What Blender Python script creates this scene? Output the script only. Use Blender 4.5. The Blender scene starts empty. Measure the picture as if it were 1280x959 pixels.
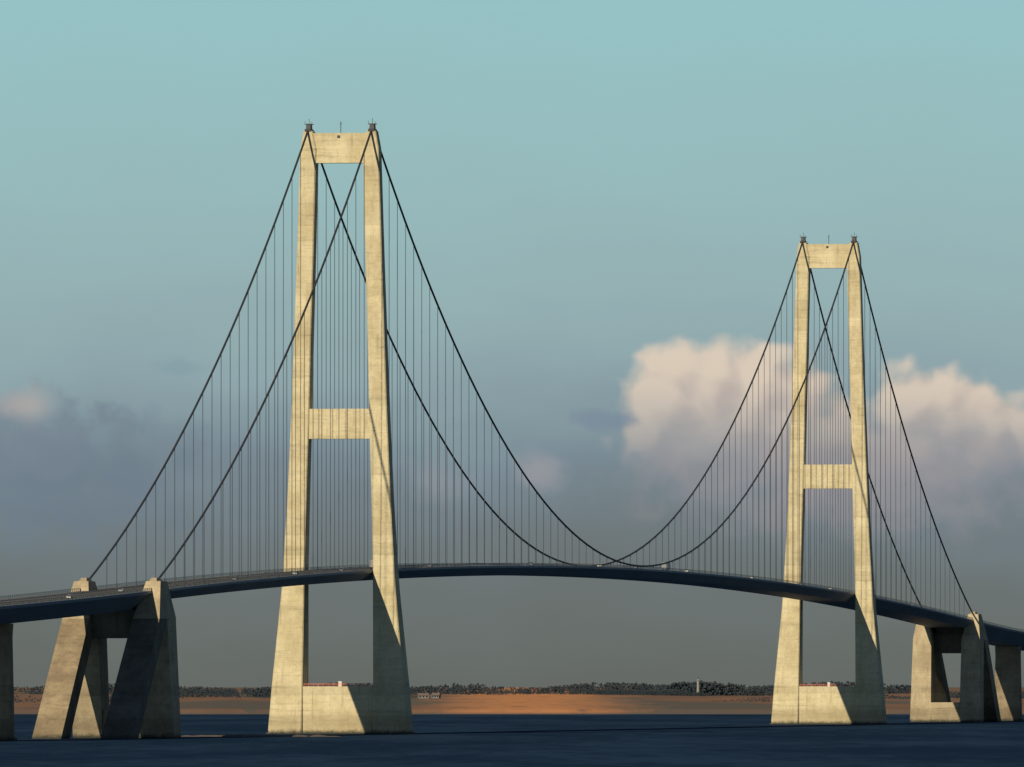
import bpy, bmesh, math, random
from mathutils import Vector, Matrix, noise
random.seed(7)
S = bpy.context.scene
S.view_settings.view_transform='Standard'; S.view_settings.look='None'; S.view_settings.exposure=0
C = S.collection
def lin(r,g,b):
    f=lambda v:(v/255/12.92) if v/255<=.04045 else ((v/255+.055)/1.055)**2.4
    return (f(r),f(g),f(b),1)
# ------------------------------------------------------------------ camera
F=19000.0; HC=20.0
cam=bpy.data.cameras.new("camera"); co=bpy.data.objects.new("camera",cam); C.objects.link(co)
cam.sensor_width=36; cam.lens=36*F/1280; cam.clip_start=10; cam.clip_end=120000
co.location=(0,0,HC); co.rotation_euler=(math.pi/2+math.atan((858-479.5)/F),0,0)
S.camera=co
# ------------------------------------------------------------------ bridge frame
ANG=math.asin(.147)
BL=Vector((-72,6390,0))
BM=Matrix.Translation(BL)@Matrix.Rotation(-ANG,4,'Z')
# sun
u=Vector((.147,.989,0)); tv=Vector((.989,-.147,0))
el=math.radians(33); a=math.asin(.39*math.tan(el))
hd=(-u*math.cos(a)-tv*math.sin(a)).normalized()
sd=Vector((hd.x*math.cos(el),hd.y*math.cos(el),math.sin(el)))
sun=bpy.data.lights.new("sun",'SUN'); so=bpy.data.objects.new("sun",sun); C.objects.link(so)
sun.energy=5.0; sun.angle=math.radians(.5); sun.color=(1,.86,.61)
so.rotation_euler=sd.to_track_quat('Z','Y').to_euler()
so.location=(-500,3000,800)
# ------------------------------------------------------------------ node helpers
class N:
    def __init__(s,nt): s.nt=nt
    def new(s,t,**k):
        n=s.nt.nodes.new(t)
        for a,b in k.items(): setattr(n,a,b)
        return n
    def put(s,inp,v):
        if isinstance(v,bpy.types.NodeSocket): s.nt.links.new(v,inp)
        elif v is not None: inp.default_value=v
    def m(s,op,a,b=None,c=None,clamp=False):
        n=s.new('ShaderNodeMath',operation=op); n.use_clamp=clamp
        s.put(n.inputs[0],a); s.put(n.inputs[1],b)
        if c is not None: s.put(n.inputs[2],c)
        return n.outputs[0]
    def v(s,op,a,b=None):
        n=s.new('ShaderNodeVectorMath',operation=op)
        s.put(n.inputs[0],a)
        if b is not None: s.put(n.inputs[1],b)
        return n.outputs['Value'] if op in('LENGTH','DOT_PRODUCT') else n.outputs[0]
    def step(s,x,a,b,to0=0.,to1=1.):
        n=s.new('ShaderNodeMapRange',interpolation_type='SMOOTHSTEP')
        s.put(n.inputs[0],x)
        for i,q in enumerate((a,b,to0,to1)): n.inputs[i+1].default_value=q
        return n.outputs[0]
    def mix(s,f,a,b,bt='MIX'):
        n=s.new('ShaderNodeMix',data_type='RGBA',blend_type=bt)
        s.put(n.inputs[0],f); s.put(n.inputs[6],a); s.put(n.inputs[7],b)
        return n.outputs[2]
    def noise(s,vec,scale,det=4,rough=.5,dist=0,dim='3D'):
        n=s.new('ShaderNodeTexNoise',noise_dimensions=dim); s.put(n.inputs['Vector'],vec)
        n.inputs['Scale'].default_value=scale; n.inputs['Detail'].default_value=det
        n.inputs['Roughness'].default_value=rough; n.inputs['Distortion'].default_value=dist
        return n
    def xyz(s,x,y,z=0.):
        n=s.new('ShaderNodeCombineXYZ'); s.put(n.inputs[0],x); s.put(n.inputs[1],y); s.put(n.inputs[2],z)
        return n.outputs[0]
# ------------------------------------------------------------------ world
W=bpy.data.worlds.new("World"); S.world=W; W.use_nodes=True
W.cycles.sampling_method='MANUAL'; W.cycles.sample_map_resolution=512
nt=W.node_tree; nt.nodes.clear(); w=N(nt)
sky=w.new('ShaderNodeTexSky',sky_type='NISHITA'); sky.sun_disc=False
sky.sun_elevation=el; sky.sun_rotation=math.atan2(sd.x,sd.y); sky.dust_density=.1; sky.air_density=.6
bgA=w.new('ShaderNodeBackground'); nt.links.new(sky.outputs[0],bgA.inputs[0]); bgA.inputs[1].default_value=.05
tc=w.new('ShaderNodeTexCoord'); sep=w.new('ShaderNodeSeparateXYZ'); nt.links.new(tc.outputs['Generated'],sep.inputs[0])
X,Y,Z=sep.outputs
U=w.m('MULTIPLY',w.m('ARCTAN2',X,Y),190.); ELV=w.m('ARCSINE',Z); V=w.m('MULTIPLY',ELV,190.)
P=w.xyz(U,V,0.)
def px(x,y): return ((x-640)/100.,(858-y)/100.,0.)
blobs=[(838,502,66,76),(885,482,76,70),(945,490,74,70),(985,520,70,70),(812,535,42,50),(900,550,130,75),(1010,560,120,85),
       (1135,508,58,58),(1188,518,58,60),(1240,530,56,54),(1280,545,45,50),(1150,560,90,60),(1080,590,150,70),(1225,570,70,48)]
G=bpy.data.node_groups.new("cloud_field",'ShaderNodeTree')
G.interface.new_socket("P",in_out='INPUT',socket_type='NodeSocketVector')
G.interface.new_socket("f",in_out='OUTPUT',socket_type='NodeSocketFloat')
g=N(G); gi=g.new('NodeGroupInput'); go=g.new('NodeGroupOutput')
gp=gi.outputs[0]
nw=g.noise(gp,2.0,1,.5,dim='2D')
wp=g.v('ADD',gp,g.v('MULTIPLY',g.v('SUBTRACT',nw.outputs['Color'],(.5,.5,.5)),(.38,.38,0)))
f=None
for (bx,by,rx,ry) in blobs:
    q=g.v('MULTIPLY',g.v('SUBTRACT',wp,px(bx,by)),(100./rx,100./ry,0))
    d=g.m('SUBTRACT',1.,g.v('LENGTH',q))
    if f is None: f=d
    else:
        n=g.new('ShaderNodeMath',operation='SMOOTH_MAX'); g.put(n.inputs[0],f); g.put(n.inputs[1],d); n.inputs[2].default_value=.18; f=n.outputs[0]
fb=g.noise(gp,2.8,3,.42,dim='2D').outputs['Fac']
vo=g.new('ShaderNodeTexVoronoi',feature='SMOOTH_F1',voronoi_dimensions='2D'); g.put(vo.inputs['Vector'],wp)
vo.inputs['Scale'].default_value=2.6; vo.inputs['Smoothness'].default_value=.8
f=g.m('ADD',f,g.m('MULTIPLY',g.m('SUBTRACT',fb,.5),.45))
f=g.m('ADD',f,g.m('MULTIPLY',g.m('SUBTRACT',.36,vo.outputs['Distance']),.34))
G.links.new(f,go.inputs[0])
def field(p):
    n=w.new('ShaderNodeGroup'); n.node_tree=G; w.put(n.inputs[0],p); return n.outputs[0]
f0=field(P); f1=field(w.v('ADD',P,(-.2,.23,0)))
warp=w.noise(w.xyz(w.m('MULTIPLY',U,.35),w.m('MULTIPLY',V,.9),0.),1.,3,.5,dim='2D').outputs['Fac']
V2=w.m('ADD',V,w.m('MULTIPLY',w.m('SUBTRACT',warp,.5),1.1))
cr=w.new('ShaderNodeValToRGB'); nt.links.new(w.m('DIVIDE',V2,10.),cr.inputs[0])
stops=[(0,(101,106,102)),(.05,(104,110,106)),(.13,(108,116,116)),(.20,(113,125,130)),(.28,(122,139,149)),(.34,(133,154,161)),(.40,(143,167,172)),
       (.50,(149,177,180)),(.66,(151,187,189)),(.86,(150,194,198)),(1.,(147,195,201))]
e=cr.color_ramp.elements
e[0].position=0; e[0].color=lin(*stops[0][1]); e[1].position=1; e[1].color=lin(*stops[-1][1])
for p,c in stops[1:-1]:
    k=e.new(p); k.color=lin(*c)
col=cr.outputs[0]
sn=w.noise(P,2.2,4,.5,dim='2D').outputs['Fac']
def soft(x,y,rx,ry,edge0,edge1,nz=.6):
    q=w.v('MULTIPLY',w.v('SUBTRACT',P,px(x,y)),(100./rx,100./ry,0))
    d=w.m('SUBTRACT',1.,w.v('LENGTH',q))
    d=w.m('ADD',d,w.m('MULTIPLY',w.m('SUBTRACT',sn,.5),nz*2))
    return w.step(d,edge0,edge1)
col=w.mix(w.m('MULTIPLY',soft(70,600,250,110,0.,.9),.7),col,lin(108,124,139))
col=w.mix(w.m('MULTIPLY',soft(20,550,150,70,0.,.6,.8),.6),col,lin(119,132,145))
col=w.mix(w.m('MULTIPLY',soft(38,508,40,30,-.1,1.,.5),.65),col,lin(184,174,168))
col=w.mix(w.m('MULTIPLY',soft(5,505,45,22,-.1,1.,.7),.4),col,lin(174,169,168))
col=w.mix(w.m('MULTIPLY',soft(680,588,50,34,0.,1.,.6),.6),col,lin(160,158,163))
col=w.mix(w.m('MULTIPLY',soft(545,600,70,44,0.,1.,.6),.4),col,lin(152,156,164))
col=w.mix(w.m('MULTIPLY',soft(225,458,45,16,0.,.9,.8),.35),col,lin(122,148,160))
col=w.mix(w.m('MULTIPLY',soft(1060,600,340,95,0.,.9,.5),.65),col,lin(153,148,152))
sh=w.step(w.m('SUBTRACT',f0,f1),-.40,.48)
low=w.step(V,2.2,4.0)
lit=w.mix(low,lin(162,155,157),lin(221,204,185))
drk=w.mix(low,lin(146,145,151),lin(193,178,168))
cc=w.mix(sh,drk,lit)
al=w.step(f0,-.08,.38)
al=w.m('MULTIPLY',al,w.step(V2,1.7,3.9,0.,.94))
col=w.mix(al,col,cc)
col=w.mix(w.m('MULTIPLY',soft(758,526,52,17,0.,.8,.8),.7),col,lin(122,138,155))
bgB=w.new('ShaderNodeBackground'); nt.links.new(col,bgB.inputs[0]); bgB.inputs[1].default_value=1.
mx=w.new('ShaderNodeMixShader'); nt.links.new(w.step(ELV,.055,.13),mx.inputs[0])
nt.links.new(bgB.outputs[0],mx.inputs[1]); nt.links.new(bgA.outputs[0],mx.inputs[2])
wo=w.new('ShaderNodeOutputWorld'); nt.links.new(mx.outputs[0],wo.inputs[0])
# ------------------------------------------------------------------ materials
def mat(name):
    m=bpy.data.materials.new(name); m.use_nodes=True
    n=N(m.node_tree); b=m.node_tree.nodes['Principled BSDF']
    return m,n,b
def plain(name,c,rough=.7,metal=0,var=.15,sc=1.5):
    m,n,b=mat(name); t=n.new('ShaderNodeTexCoord')
    nf=n.noise(t.outputs['Object'],sc,3).outputs['Fac']
    c=(*c,1) if len(c)==3 else c
    cl=n.mix(nf,tuple(x*(1-var) for x in c[:3])+(1,),tuple(min(1,x*(1+var)) for x in c[:3])+(1,))
    n.put(b.inputs['Base Color'],cl); b.inputs['Roughness'].default_value=rough; b.inputs['Metallic'].default_value=metal
    return m
def concrete(name,c0,c1,stain):
    m,n,b=mat(name); t=n.new('ShaderNodeTexCoord'); p=t.outputs['Object']
    s=n.new('ShaderNodeSeparateXYZ'); n.put(s.inputs[0],p)
    big=n.noise(n.v('MULTIPLY',p,(1,1,.7)),.1,5,.65).outputs['Fac']
    col=n.mix(n.step(big,.34,.66),c0,c1)
    lift=n.m('FLOOR',n.m('DIVIDE',n.m('ADD',s.outputs[2],n.m('MULTIPLY',big,1.2)),4.2))
    wn=n.new('ShaderNodeTexWhiteNoise',noise_dimensions='1D'); n.put(wn.inputs['W'],lift)
    k=n.m('ADD',.88,n.m('MULTIPLY',wn.outputs['Value'],.17))
    hb=n.noise(n.v('MULTIPLY',p,(.05,.05,.6)),1.,4,.7).outputs['Fac']
    k=n.m('MULTIPLY',k,n.step(hb,.51,.73,1.,.75))
    st=n.noise(n.v('MULTIPLY',p,(.8,.8,.05)),1.,5,.7).outputs['Fac']
    col=n.mix(n.m('MULTIPLY',n.step(st,.52,.76),.55),col,stain)
    fine=n.noise(p,.5,6,.75).outputs['Fac']
    k=n.m('MULTIPLY',k,n.m('ADD',.74,n.m('MULTIPLY',fine,.54)))
    col=n.mix(1.,col,n.xyz(k,k,k),'MULTIPLY')
    z2=n.m('ADD',s.outputs[2],n.m('MULTIPLY',fine,3.))
    col=n.mix(n.step(z2,4.,14.,.4,0.),col,stain)
    col=n.mix(n.step(z2,1.6,3.8,1.,0.),col,(.04,.043,.035,1))
    n.put(b.inputs['Base Color'],col); b.inputs['Roughness'].default_value=.9
    b.inputs['Specular IOR Level'].default_value=.2
    bp=n.new('ShaderNodeBump'); bp.inputs['Strength'].default_value=.6; bp.inputs['Distance'].default_value=.4
    n.put(bp.inputs['Height'],fine); n.put(b.inputs['Normal'],bp.outputs[0])
    return m
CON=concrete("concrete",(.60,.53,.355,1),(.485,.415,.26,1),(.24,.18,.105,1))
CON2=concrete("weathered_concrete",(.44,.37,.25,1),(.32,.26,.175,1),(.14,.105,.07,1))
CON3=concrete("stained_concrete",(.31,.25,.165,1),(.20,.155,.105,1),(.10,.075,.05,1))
CON4=concrete("shade_toned_concrete",(.17,.155,.125,1),(.10,.095,.08,1),(.06,.055,.045,1))  # anchor concrete with the deep shade under the deck put into its colour
STEEL=plain("deck_steel",(.075,.115,.16),.6,0,.35,.03)
EDGE=plain("rail_steel",(.07,.085,.10),.6)
CABLE=plain("cable_steel",(.026,.028,.032),.7)
HANG=plain("hanger_steel",(.035,.04,.045),.7)
DARK=plain("dark_metal",(.035,.035,.04),.6)
WHITE=plain("white_paint",(.66,.64,.60),.5,0,.05)
REDM=plain("red_paint",(.42,.12,.07),.5)
GREY=plain("grey_paint",(.22,.23,.25),.35)
TYRE=plain("tyre_rubber",(.02,.02,.02),.9)
GLASS=plain("dark_glass",(.02,.03,.04),.1)
ASPH=plain("asphalt",(.045,.045,.048),.95)
# ------------------------------------------------------------------ mesh helpers
def obj(name,bm=None,mats=(),parent=None,loc=None,smooth=False):
    if bm is None: o=bpy.data.objects.new(name,None)
    else:
        me=bpy.data.meshes.new(name); bmesh.ops.recalc_face_normals(bm,faces=bm.faces[:]); bm.to_mesh(me); bm.free()
        for m_ in mats: me.materials.append(m_)
        if smooth:
            for p_ in me.polygons: p_.use_smooth=True
        o=bpy.data.objects.new(name,me)
    C.objects.link(o)
    if parent: o.parent=parent
    if loc is not None: o.location=loc
    return o
def box(bm,x0,x1,y0,y1,z0,z1,bev=0,mi=0):
    r=bmesh.ops.create_cube(bm,size=1)
    vs=r['verts']
    for v_ in vs: v_.co=Vector(((x0+x1)/2+v_.co.x*(x1-x0),(y0+y1)/2+v_.co.y*(y1-y0),(z0+z1)/2+v_.co.z*(z1-z0)))
    fs=set(f_ for v_ in vs for f_ in v_.link_faces)
    for f_ in fs: f_.material_index=mi
    if bev:
        es=set(e_ for v_ in vs for e_ in v_.link_edges)
        bmesh.ops.bevel(bm,geom=list(es),offset=bev,segments=2,affect='EDGES',profile=.5,material=mi)
def loft(bm,secs,mi=0,cap=True):
    rings=[[bm.verts.new(p) for p in s_] for s_ in secs]
    n_=len(rings[0])
    for a_,b_ in zip(rings,rings[1:]):
        for i in range(n_):
            f_=bm.faces.new((a_[i],a_[(i+1)%n_],b_[(i+1)%n_],b_[i])); f_.material_index=mi
    if cap:
        bm.faces.new(rings[0]).material_index=mi; bm.faces.new(rings[-1]).material_index=mi
def rect(t0,t1,s0,s1,z,ch=0):
    if ch==0: return [Vector(p) for p in((t0,s0,z),(t1,s0,z),(t1,s1,z),(t0,s1,z))]
    return [Vector(p) for p in((t0+ch,s0,z),(t1-ch,s0,z),(t1,s0+ch,z),(t1,s1-ch,z),(t1-ch,s1,z),(t0+ch,s1,z),(t0,s1-ch,z),(t0,s0+ch,z))]
def tube(bm,pts,r,n_=8,mi=0):
    secs=[]
    for i,p in enumerate(pts):
        d=(pts[min(i+1,len(pts)-1)]-pts[max(i-1,0)]).normalized()
        up=Vector((1,0,0)) if abs(d.x)<.9 else Vector((0,0,1))
        a_=d.cross(up).normalized(); b_=d.cross(a_).normalized()
        secs.append([p+(a_*math.cos(2*math.pi*k/n_)+b_*math.sin(2*math.pi*k/n_))*r for k in range(n_)])
    loft(bm,secs,mi)
# ------------------------------------------------------------------ profile functions
L=1624.
def zdeck(s):
    d=abs(s-812); k=1.03e-5
    return 75.6-k*d*d if d<1250 else 75.6-k*1250**2-2*k*1250*(d-1250)
def cdeck(s):
    if s<-600: return -1e-4*(s+600)**2
    if s>L+600: return 1e-4*(s-L-600)**2
    return 0.
ZT=255.2; ZA=60.
def zcable(s):
    if s<0:
        x=(s+535)/535; return ZA+(ZT-ZA)*x-4*19*x*(1-x)
    if s>L: return zcable(L-s)
    x=s/L; return ZT-4*(ZT-76.9)*x*(1-x)
# ------------------------------------------------------------------ bridge
BR=obj("suspension_bridge"); BR.matrix_world=BM
BR["label"]="long suspension bridge with two tall pale concrete towers over the sea"; BR["category"]="bridge"
prof=[(-2,15.2,29.6,9.3),(1.5,15.2,29.5,9.2),(20,15,28.1,8.2),(38,14.8,26.4,7.1),(60,14.6,24.3,6.1),(70,14.55,23.6,5.8),(100,13.8,21.9,5.2),(130,12.9,20.6,4.8),
      (165,12.1,19.3,4.5),(200,11.1,18.1,4.2),(240,10.1,16.9,4.),(246,9.9,16.7,4.),(253.5,11.5,15.4,3.6)]
def leg_mesh(sg):
    bm=bmesh.new(); secs=[]
    for z,ti,to,dh in prof:
        secs.append(rect(min(sg*ti,sg*to),max(sg*ti,sg*to),-dh,dh,z,.45))
    loft(bm,secs); return bm
def make_tower(s):
    T=obj("tower",None,parent=BR,loc=(0,s,0))
    T["label"]="pale concrete bridge tower with two tapering legs and crossbeams"
    for sg in(-1,1):
        obj("leg",leg_mesh(sg),[CON],T)
        bm=bmesh.new()
        cx=sg*13.5
        loft(bm,[rect(cx-1.3,cx+1.3,-4.,4.,253.4),rect(cx-1.3,cx+1.3,-4.,4.,254.2),rect(cx-1.0,cx+1.0,-2.4,2.4,254.4),rect(cx-.9,cx+.9,-2.2,2.2,256.3)])
        box(bm,cx-1.6,cx+1.6,-2.4,2.4,256.3,256.55)
        box(bm,cx-.1,cx+.1,-.1,.1,256.5,258.8); box(bm,cx-1.5,cx-1.35,-2,-1.9,256.5,257.8); box(bm,cx+1.35,cx+1.5,-2,-1.9,256.5,257.5)
        obj("saddle_housing",bm,[DARK],T)
    bm=bmesh.new()
    loft(bm,[rect(-10.3,10.3,-3.2,3.2,240,.3),rect(-12.2,12.2,-3.2,3.2,252.6,.3)])
    obj("crossbeam",bm,[CON],T)
    bm=bmesh.new(); loft(bm,[rect(-13.2,13.2,-4,4,124,.3),rect(-13.0,13.0,-4,4,136.6,.3)])
    obj("crossbeam",bm,[CON],T)
    bm=bmesh.new(); loft(bm,[rect(-15.5,15.5,-7.6,7.6,-2,.3),rect(-15.4,15.4,-7.3,7.3,20,.3)])
    obj("pier_base",bm,[CON],T)
    bm=bmesh.new(); box(bm,-30.3,30.3,-10.,10.,-3,.6,.2)
    obj("footing",bm,[CON2],T)
    bm=bmesh.new()
    for z in(20.5,21.0): box(bm,-14.6,14.6,-7.0,-6.9,z,z+.2)
    for i in range(15): box(bm,-14.6+i*2.08,-14.45+i*2.08,-7.05,-6.85,20,21.2)
    obj("railing",bm,[REDM],T)
    bm=bmesh.new(); box(bm,-.2,1.2,-5,-3.6,20,21.9,.1); box(bm,-.35,1.35,-5.15,-3.45,21.9,22.1)
    obj("equipment_cabin",bm,[WHITE],T)
    bm=bmesh.new(); tube(bm,[Vector((0,0,252.6)),Vector((0,0,257.6))],.16,6); box(bm,-.5,.5,-.1,.1,256.4,256.6)
    obj("mast",bm,[DARK],T)
    bm=bmesh.new(); box(bm,-1.,.2,-3.5,-3.2,250.6,251.6,.05)
    obj("navigation_light",bm,[DARK],T)
make_tower(0); make_tower(L)
def sweep(sec,ss,mi=0):
    bm=bmesh.new()
    loft(bm,[[Vector((cdeck(s)+t,s,zdeck(s)+z)) for t,z in sec] for s in ss],mi); return bm
def rng(a_,b_,st):
    n_=max(1,round((b_-a_)/st)); return [a_+(b_-a_)*i/n_ for i in range(n_+1)]
sec=[(-14.2,0),(14.2,0),(14.2,-.9),(9.8,-4.4),(-9.8,-4.4),(-14.2,-.9)]
obj("deck",sweep(sec,rng(-552,L+552,12)),[STEEL],BR)
seca=[(-14.2,0),(14.2,0),(14.0,-1.1),(7.2,-7.2),(-7.2,-7.2),(-14.0,-1.1)]
for r_ in(rng(-1300,-553,12),rng(L+553,L+1900,12)):
    o=obj("approach_deck",sweep(seca,r_),[STEEL],BR)
road=[(-12.8,.012),(12.8,.012),(12.8,.004),(-12.8,.004)]
obj("roadway",sweep(road,rng(-1300,L+1900,12)),[ASPH],BR)
bm=bmesh.new()
for t_ in(-12.2,-4.4,4.4,12.2,-8.3,8.3):
    solid=abs(t_)!=8.3
    ss=rng(-1300,L+1900,12)
    for a_,b_ in zip(ss,ss[1:]):
        if not solid: b_=a_+(b_-a_)*.4
        loft(bm,[[Vector((cdeck(s)+t_+q,s,zdeck(s)+zz)) for q,zz in((-.1,.016),(.1,.016),(.1,.02),(-.1,.02))] for s in(a_,b_)])
obj("lane_marking",bm,[WHITE],BR)
for t_ in(-13.9,13.9):
    bm=bmesh.new()
    for z0,h_ in((.35,.10),(.75,.10),(1.1,.12)):
        loft(bm,[[Vector((cdeck(s)+t_+q,s,zdeck(s)+zz)) for q,zz in((-.06,z0),(.06,z0),(.06,z0+h_),(-.06,z0+h_))] for s in rng(-1300,L+1900,12)])
    s=-1300
    while s<L+1900:
        z=zdeck(s); c_=cdeck(s)+t_
        if not(abs(s)<6.5 or abs(s-L)<6.5): box(bm,c_-.08,c_+.08,s-.12,s+.12,z,z+1.2)
        s+=4
    obj("railing",bm,[EDGE],BR)
bm=bmesh.new()
for z0,h_ in((.5,.12),(.8,.14)):
    loft(bm,[[Vector((cdeck(s)+q,s,zdeck(s)+zz)) for q,zz in((-.06,z0),(.06,z0),(.06,z0+h_),(-.06,z0+h_))] for s in rng(-1300,L+1900,12)])
s=-1300
while s<L+1900:
    box(bm,cdeck(s)-.07,cdeck(s)+.07,s-.1,s+.1,zdeck(s),zdeck(s)+.95); s+=6
obj("median_barrier",bm,[EDGE],BR)
def anchor(mir):
    A=obj("anchor_block",None,parent=BR); A.location=(0,L if mir else 0,0)
    A["label"]="massive concrete anchorage with two sloping frames under the deck"
    sg_=-1 if mir else 1
    def R(s0,s1,t0,t1,z):
        s0,s1=sorted((s0*sg_,s1*sg_)); return rect(t0,t1,s0,s1,z)
    for sd_ in(-1,1):
        bm=bmesh.new()
        def H(*lv,mi=0):
            loft(bm,[R(s0,s1,*sorted((sd_*t0,sd_*t1)),z) for s0,s1,t0,t1,z in lv],mi)
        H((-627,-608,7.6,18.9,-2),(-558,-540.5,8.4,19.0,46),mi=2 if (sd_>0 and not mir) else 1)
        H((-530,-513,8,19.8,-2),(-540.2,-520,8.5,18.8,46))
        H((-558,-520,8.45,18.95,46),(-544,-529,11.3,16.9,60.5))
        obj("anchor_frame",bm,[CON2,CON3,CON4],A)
        bm=bmesh.new(); H((-543,-530,12.2,15.2,60.5),(-540,-532,12.7,14.7,61.8))
        obj("cable_saddle",bm,[CON2],A)
    bm=bmesh.new(); s0,s1=sorted((-531*sg_,-514*sg_)); box(bm,-8.1,8.1,s0,s1,-3,11,.3)
    obj("footing",bm,[CON2],A)
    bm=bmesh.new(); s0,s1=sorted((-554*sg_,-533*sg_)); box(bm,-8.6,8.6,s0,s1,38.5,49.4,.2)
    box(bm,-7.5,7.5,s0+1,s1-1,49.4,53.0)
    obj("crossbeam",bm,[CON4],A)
anchor(False); anchor(True)
for s in(-790,-983,-1176,L+790,L+983,L+1176,L+1369):
    zb=zdeck(s)-7.3; bm=bmesh.new()
    loft(bm,[rect(-7.9,7.9,-3.2,3.2,-2,.3),rect(-7.1,7.1,-2.8,2.8,zb-5,.3),rect(-7.4,7.4,-3,3,zb,.3)])
    box(bm,-8.6,8.6,-4.5,4.5,-3,1,.3)
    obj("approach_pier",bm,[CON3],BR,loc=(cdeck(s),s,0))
NS=24; NM=72
hs_side=[535.*i/NS for i in range(1,NS)]
pts_s=[-541,-535]+[-q for q in reversed(hs_side)]+[0]+[L*i/NM for i in range(1,NM)]+[L]+[L+q for q in hs_side]+[L+535,L+541]
for t_ in(-13.5,13.5):
    bm=bmesh.new()
    tube(bm,[Vector((t_,s,zcable(max(-535,min(L+535,s))))) for s in pts_s],.44,10)
    obj("main_cable",bm,[CABLE],BR,smooth=True)
hs=[-q for q in hs_side[:-1]]+[L*i/NM for i in range(1,NM)]+[L+q for q in hs_side[:-1]]
order=sorted([(s,t_) for s in hs for t_ in(-13.5,13.5)],key=lambda q:-(zcable(q[0])-zdeck(q[0]))/(6390+q[0]))
def hang(bm,x,y,z0,z1):
    for q in(-.6,.6): tube(bm,[Vector((x,y+q,z0)),Vector((x,y+q,z1))],.07,5)
for s,t_ in order[:99]:
    bm=bmesh.new(); z0=zdeck(s)-.3
    hang(bm,0,0,0,zcable(s)-z0)
    obj("hanger",bm,[HANG],BR,loc=(t_,s,z0))
bm=bmesh.new()
for s,t_ in order[99:]:
    if zcable(s)-zdeck(s)>1: hang(bm,t_,s,zdeck(s)-.3,zcable(s))
o=obj("hanger",bm,[HANG],BR); o["kind"]="stuff"
# ------------------------------------------------------------------ vehicles
def wheel_bm(r,w_):
    bm=bmesh.new(); bmesh.ops.create_cone(bm,cap_ends=True,segments=16,radius1=r,radius2=r,depth=w_,matrix=Matrix.Rotation(math.pi/2,4,'Y')); return bm
def truck(boxm,cabm):
    r=obj("truck")
    bm=bmesh.new(); box(bm,-1.27,1.27,-6,4.2,1.05,4.0,.06); obj("cargo_box",bm,[boxm],r)
    bm=bmesh.new()
    loft(bm,[[Vector((x,y,z)) for y,z in((4.5,.7),(6.9,.7),(6.9,1.9),(6.5,3.2),(4.5,3.5))] for x in(-1.22,1.22)]); obj("cab",bm,[cabm],r)
    bm=bmesh.new(); loft(bm,[[Vector((x,y,z)) for y,z in((6.88,2.0),(6.95,2.0),(6.6,3.05),(6.53,3.05))] for x in(-1.05,1.05)]); obj("windscreen",bm,[GLASS],r)
    bm=bmesh.new(); box(bm,-.5,.5,-5.8,6.5,.65,1.0); obj("chassis",bm,[DARK],r)
    for y in(-5,-3.8,-2.6,5.4):
        for x in(-1.08,1.08): obj("wheel",wheel_bm(.5,.3),[TYRE],r,loc=(x,y,.5))
    return r
def car(bodym):
    r=obj("car")
    bm=bmesh.new()
    loft(bm,[[Vector((x,y,z)) for y,z in((-2.2,.35),(2.15,.35),(2.2,.75),(1.3,.95),(-1.3,1.0),(-2.2,.95))] for x in(-.88,.88)])
    obj("body",bm,[bodym],r)
    bm=bmesh.new()
    loft(bm,[[Vector((x,y,z)) for y,z in((-1.9,.93),(1.2,.9),(.5,1.45),(-1.2,1.47))] for x in(-.74,.74)])
    obj("window",bm,[GLASS],r)
    bm=bmesh.new(); box(bm,-.7,.7,-1.15,.45,1.47,1.51,.01); obj("roof",bm,[bodym],r)
    for y in(-1.35,1.35):
        for x in(-.8,.8): obj("wheel",wheel_bm(.33,.22),[TYRE],r,loc=(x,y,.33))
    return r
protos={}
def place(kind,s,t_,key,lab):
    flip=t_<0
    if key not in protos: protos[key]=truck(*kind) if kind[0]!='c' else car(kind[1]); o=protos[key]
    else:
        p=protos[key]; o=p.copy(); C.objects.link(o)
        for ch in list(p.children):
            c2=ch.copy(); c2.parent=o; C.objects.link(c2)
    sl=math.atan(zdeck(s+1)-zdeck(s))
    o.matrix_world=BM@Matrix.Translation((t_+cdeck(s),s,zdeck(s)+.02))@Matrix.Rotation(sl,4,'X')@Matrix.Rotation(math.pi if flip else 0,4,'Z')
    o["label"]=lab; o["category"]="truck" if kind[0]!='c' else "car"; o["group"]="vehicles crossing the bridge"
for s,t_ in((26,10.2),(925,10.2)): place((GREY,WHITE),s,t_,'w',"pale lorry with box body driving on the bridge deck")
for s,t_ in((-700,10.2),(-180,10.2),(700,10.2),(1000,10.2),(1240,10.2),(1550,10.2),(1900,10.2)):
    place(('c',WHITE),s,t_,'cw',"small white car driving on the bridge deck")
for s,t_ in((-570,6.2),(-330,10.2),(-60,10.2),(180,10.2),(480,10.2),(820,10.2),(1430,10.2),(2000,10.2)):
    place(('c',GREY),s,t_,'cg',"small grey car driving on the bridge deck")
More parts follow.
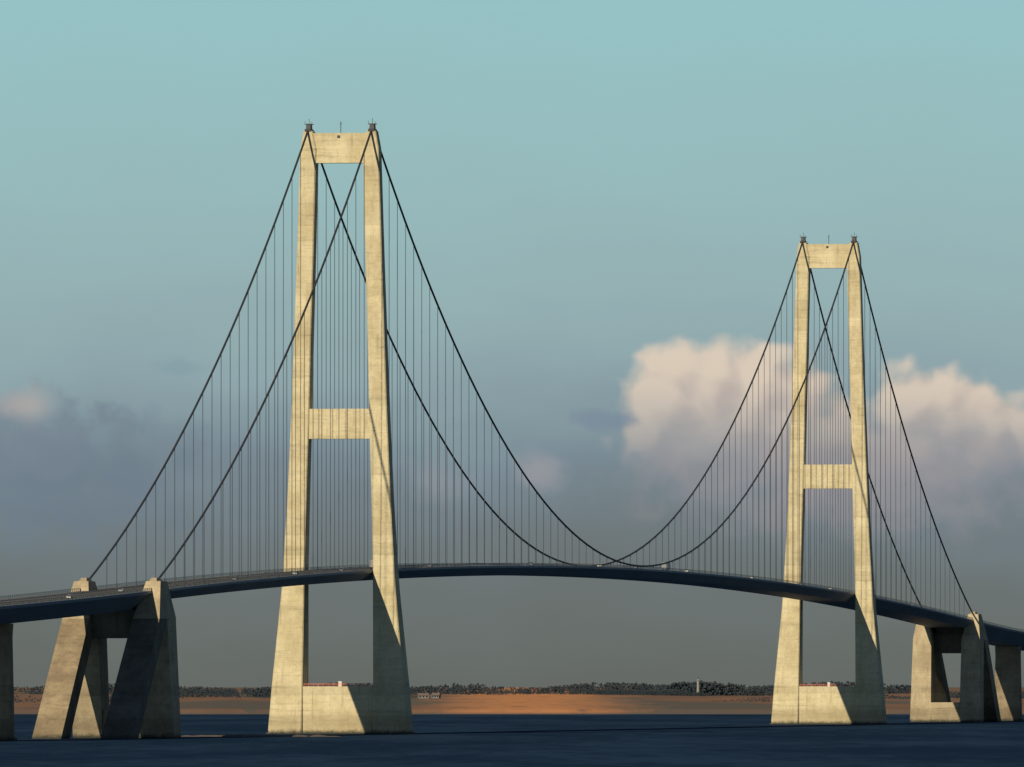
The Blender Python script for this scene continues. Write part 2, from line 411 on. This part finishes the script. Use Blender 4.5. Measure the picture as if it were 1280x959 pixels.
# ------------------------------------------------------------------ water
bm=bmesh.new()
vs=[bm.verts.new(p) for p in((-60000,-3000,0),(60000,-3000,0),(60000,90000,0),(-60000,90000,0))]; bm.faces.new(vs)
m,n,b=mat("sea_water"); t=n.new('ShaderNodeTexCoord'); p=t.outputs['Object']
w1=n.noise(n.v('MULTIPLY',p,(.012,.0014,1)),1.,5,.6,dim='2D').outputs['Fac']
w2=n.noise(n.v('MULTIPLY',p,(.1,.01,1)),1.,4,.7,dim='2D').outputs['Fac']
wf=n.m('ADD',n.m('MULTIPLY',w1,.6),n.m('MULTIPLY',w2,.4))
colw=n.mix(n.step(wf,.36,.66),(.005,.015,.038,1),(.009,.024,.052,1))
df=n.new('ShaderNodeBsdfDiffuse'); n.put(df.inputs[0],colw)
gl=n.new('ShaderNodeBsdfGlossy'); gl.inputs['Roughness'].default_value=.4; gl.inputs[0].default_value=(.6,.8,1,1)
bp=n.new('ShaderNodeBump'); bp.inputs['Strength'].default_value=.4; bp.inputs['Distance'].default_value=.8
n.put(bp.inputs['Height'],n.noise(n.v('MULTIPLY',p,(.25,.08,1)),1.,3,.6,dim='2D').outputs['Fac']); n.put(gl.inputs['Normal'],bp.outputs[0])
ms=n.new('ShaderNodeMixShader'); n.put(ms.inputs[0],n.m('ADD',.03,n.m('MULTIPLY',n.step(wf,.4,.65),.035)))
n.put(ms.inputs[1],df.outputs[0]); n.put(ms.inputs[2],gl.outputs[0])
n.put(m.node_tree.nodes['Material Output'].inputs[0],ms.outputs[0])
o=obj("sea_water",bm,[m]); o["kind"]="structure"
bm=bmesh.new(); nx,ny=70,12; gr=[]
for j in range(ny+1):
    row=[]
    for i in range(nx+1):
        a_=i/nx; b_=j/ny
        h=-.5+1.25*math.sin(math.pi*a_)**.4*math.sin(math.pi*b_)+.5*noise.noise(Vector((i*.23,j*.4,3)))
        row.append(bm.verts.new((-136+a_*70,6040+b_*26-a_*14,h)))
    gr.append(row)
for j in range(ny):
    for i in range(nx): bm.faces.new((gr[j][i],gr[j][i+1],gr[j+1][i+1],gr[j+1][i]))
o=obj("shoal",bm,[plain("wet_stones",(.10,.075,.055),.9,0,.5,.8)]); o["kind"]="structure"
# ------------------------------------------------------------------ far coast
def ss_(x): x=max(0,min(1,x)); return x*x*(3-2*x)
def shore(x): return 10870+70*noise.noise(Vector((x*.004,3,0)))+25*noise.noise(Vector((x*.02,7,0)))
def hland(x,y):
    d=y-shore(x)
    if d<0: return -2
    h=-.5+4.2*ss_(d/45.)+8.5*ss_(d/1500.)+2.*ss_((d-1500)/2500.)
    h+=2.6*noise.noise(Vector((x*.003,y*.0014,1)))*ss_(d/600.)+ .8*noise.noise(Vector((x*.015,y*.004,5)))*ss_(d/100)
    return h
xs=sorted(set([-12000,-9000,-7000,-5000,-4000,-3000,-2400,-1900,-1500,-1200]+list(range(-1000,1001,10))+[1200,1500,1900,2400,3000,4000,5000,7000,9000,12000]))
ys=[10750+i*9 for i in range(40)]+[11110+i*40 for i in range(50)]+[13110,13400,13800,14300,15000,16000,18000,22000,30000,45000,80000]
bm=bmesh.new(); grid=[[bm.verts.new((x*(1 if y<18000 else y/18000),y,hland(x,y))) for x in xs] for y in ys]
for i in range(len(ys)-1):
    for j in range(len(xs)-1): bm.faces.new((grid[i][j],grid[i][j+1],grid[i+1][j+1],grid[i+1][j]))
m,n,b=mat("coast_fields"); t=n.new('ShaderNodeTexCoord'); p=t.outputs['Object']
s3=n.new('ShaderNodeSeparateXYZ'); n.put(s3.inputs[0],p)
pw=n.v('ADD',n.v('MULTIPLY',p,(.006,.003,0)),n.v('MULTIPLY',n.noise(n.v('MULTIPLY',p,(.01,.003,0)),1.,2).outputs['Color'],(.8,.8,0)))
vo=n.new('ShaderNodeTexVoronoi',feature='F1'); n.put(vo.inputs['Vector'],pw); vo.inputs['Scale'].default_value=1.
sc=n.new('ShaderNodeSeparateColor'); n.put(sc.inputs[0],vo.outputs['Color'])
fn=n.noise(n.v('MULTIPLY',p,(.03,.006,.1)),1.,6,.7).outputs['Fac']
base=n.mix(sc.outputs[0],(.13,.09,.075,1),(.19,.11,.078,1))
base=n.mix(n.step(sc.outputs[1],.5,.75),base,(.095,.09,.085,1))
gx=n.m('DIVIDE',n.m('SUBTRACT',s3.outputs[0],12.),95.)
bell=n.m('POWER',2.718,n.m('MULTIPLY',n.m('MULTIPLY',gx,gx),-1.))
base=n.mix(n.m('MULTIPLY',n.step(n.m('ADD',bell,n.m('MULTIPLY',n.m('SUBTRACT',fn,.5),1.4)),.3,1.1),.88),base,(.47,.215,.10,1))  # patch of sunlight between clouds painted as brighter orange field colour
base=n.mix(n.m('MULTIPLY',n.step(fn,.5,.75),.8),base,(.12,.085,.072,1))
beach=n.step(s3.outputs[2],.3,1.8,1.,0.)
base=n.mix(n.m('MULTIPLY',beach,.7),base,(.10,.095,.09,1))
n.put(b.inputs['Base Color'],base); b.inputs['Roughness'].default_value=1; b.inputs['Specular IOR Level'].default_value=0
o=obj("coast_terrain",bm,[m]); o["kind"]="structure"
m,n,b=mat("foliage"); t=n.new('ShaderNodeTexCoord')
nf=n.noise(t.outputs['Object'],.02,3,.6).outputs['Fac']
fc=n.mix(n.step(nf,.3,.7),(.064,.090,.118,1),(.080,.098,.116,1))  # leaf colour greyed and blued to paint in the distance haze
d1=n.new('ShaderNodeBsdfDiffuse'); n.put(d1.inputs[0],fc)
d2=n.new('ShaderNodeBsdfTranslucent'); n.put(d2.inputs[0],fc)
mm=n.new('ShaderNodeMixShader'); mm.inputs[0].default_value=.5; n.put(mm.inputs[1],d1.outputs[0]); n.put(mm.inputs[2],d2.outputs[0])
n.put(m.node_tree.nodes['Material Output'].inputs[0],mm.outputs[0])
LEAF=m
tb=bmesh.new(); bmesh.ops.create_icosphere(tb,subdivisions=1,radius=1); tb.verts.ensure_lookup_table()
iv=[v_.co.copy() for v_ in tb.verts]; ifc=[tuple(v_.index for v_ in f_.verts) for f_ in tb.faces]; tb.free()
def wood(belts,label):
    V_=[];F_=[]
    for x0,x1,yc,yw,h_,cnt in belts:
        for _ in range(cnt):
            x=random.uniform(x0,x1); y=yc+random.uniform(-yw,yw)
            if y<shore(x)+15: continue
            g0=hland(x,y)
            env=.3+.7*ss_(min(x-x0,x1-x)/45.)
            th=h_*env*(.78+.1*random.random()+1.15*noise.noise(Vector((x*.011,y*.004,2))))
            if th<.8: continue
            rw=th*random.uniform(.9,1.3)
            for k in range(24):
                a1=random.random()*6.28; q=random.random()**.5; zz=random.random()
                w_=rw*q*(1-.7*zz*zz)
                c_=Vector((x+w_*math.cos(a1),y+w_*math.sin(a1),g0+th*(.05+.82*zz)))
                r=th*random.uniform(.05,.11); o0=len(V_)
                rot=Matrix.Rotation(random.random()*6.28,3,'Z')@Matrix.Rotation(random.random()*3,3,'X')
                for v_ in iv:
                    V_.append(c_+rot@Vector(v_)*r*random.uniform(.75,1.25))
                F_+= [tuple(i+o0 for i in f_) for f_ in ifc]
    me=bpy.data.meshes.new("woodland"); me.from_pydata(V_,[],F_); me.materials.append(LEAF)
    for p_ in me.polygons: p_.use_smooth=True
    o=bpy.data.objects.new("woodland",me); C.objects.link(o); o["kind"]="stuff"; o["label"]=label; o["category"]="woodland"
wood([(-330,-75,12050,60,7,210),(-300,-100,12500,60,7,190),(-1200,-260,11750,80,7,260),(-110,70,12700,60,4.5,120),(30,170,12400,60,7,200),(100,300,12700,60,8,240),
      (230,420,12000,70,7,200),(400,1200,12200,120,8,240),(-1200,-300,12800,120,8.5,220),(-250,400,13600,100,8.5,460),(150,230,11650,30,3.5,30),(-200,-120,11450,25,3,40)],
     "dark distant hedgerows and woods behind the shore fields")
ROOF=plain("roof_tiles",(.12,.09,.085),.9); WALLM=plain("rendered_wall",(.17,.16,.155),.9)
def house(x,y,w_,d_,h_,rot):
    r=obj("farmhouse"); r.location=(x,y,hland(x,y)-.2); r.rotation_euler=(0,0,rot)
    bm=bmesh.new(); box(bm,-w_/2,w_/2,-d_/2,d_/2,0,h_); obj("wall",bm,[WALLM],r)
    bm=bmesh.new(); loft(bm,[[Vector((xx,yy,zz)) for yy,zz in((-d_/2-.5,h_+.01),(d_/2+.5,h_+.01),(0,h_+d_*.4))] for xx in(-w_/2-.4,w_/2+.4)]); obj("roof",bm,[ROOF],r)
    bm=bmesh.new(); box(bm,w_*.25,w_*.25+.8,-.4,.4,h_+d_*.25,h_+d_*.4+.9); obj("chimney",bm,[ROOF],r)
    for k in range(3):
        bm=bmesh.new(); xx=-w_/2+w_*(k+.5)/3; box(bm,xx-.6,xx+.6,-d_/2-.03,-d_/2+.05,1.,2.1); obj("window",bm,[GLASS],r)
    r["label"]="small weathered farmhouse with dull tiled roof above the shore"; r["category"]="house"; r["group"]="farmhouses along the coast"
for x,y,w_,rot in((-70,11980,8,.1),(-60,12030,6,-.3)):
    house(x,y,w_,5,2.4,rot)
bm=bmesh.new()
def ring(r,z,k=14): return [Vector((r*math.cos(6.2832*i/k),r*math.sin(6.2832*i/k),z)) for i in range(k)]
PALE=plain("pale_render",(.22,.22,.21),.9)
lt=obj("lighthouse"); lt.location=(153,12500,hland(153,12500)-.3)
loft(bm,[ring(1.3,0),ring(.9,13)]); obj("tower_shaft",bm,[PALE],lt)
bm=bmesh.new(); loft(bm,[ring(1.2,13),ring(1.2,13.3),ring(.7,13.31),ring(.7,14.6)]); obj("lantern_room",bm,[GREY],lt)
bm=bmesh.new(); loft(bm,[ring(.9,14.6),ring(.1,15.6)]); obj("roof",bm,[DARK],lt)
lt["label"]="slender pale light tower standing above the coastal fields"; lt["category"]="lighthouse"
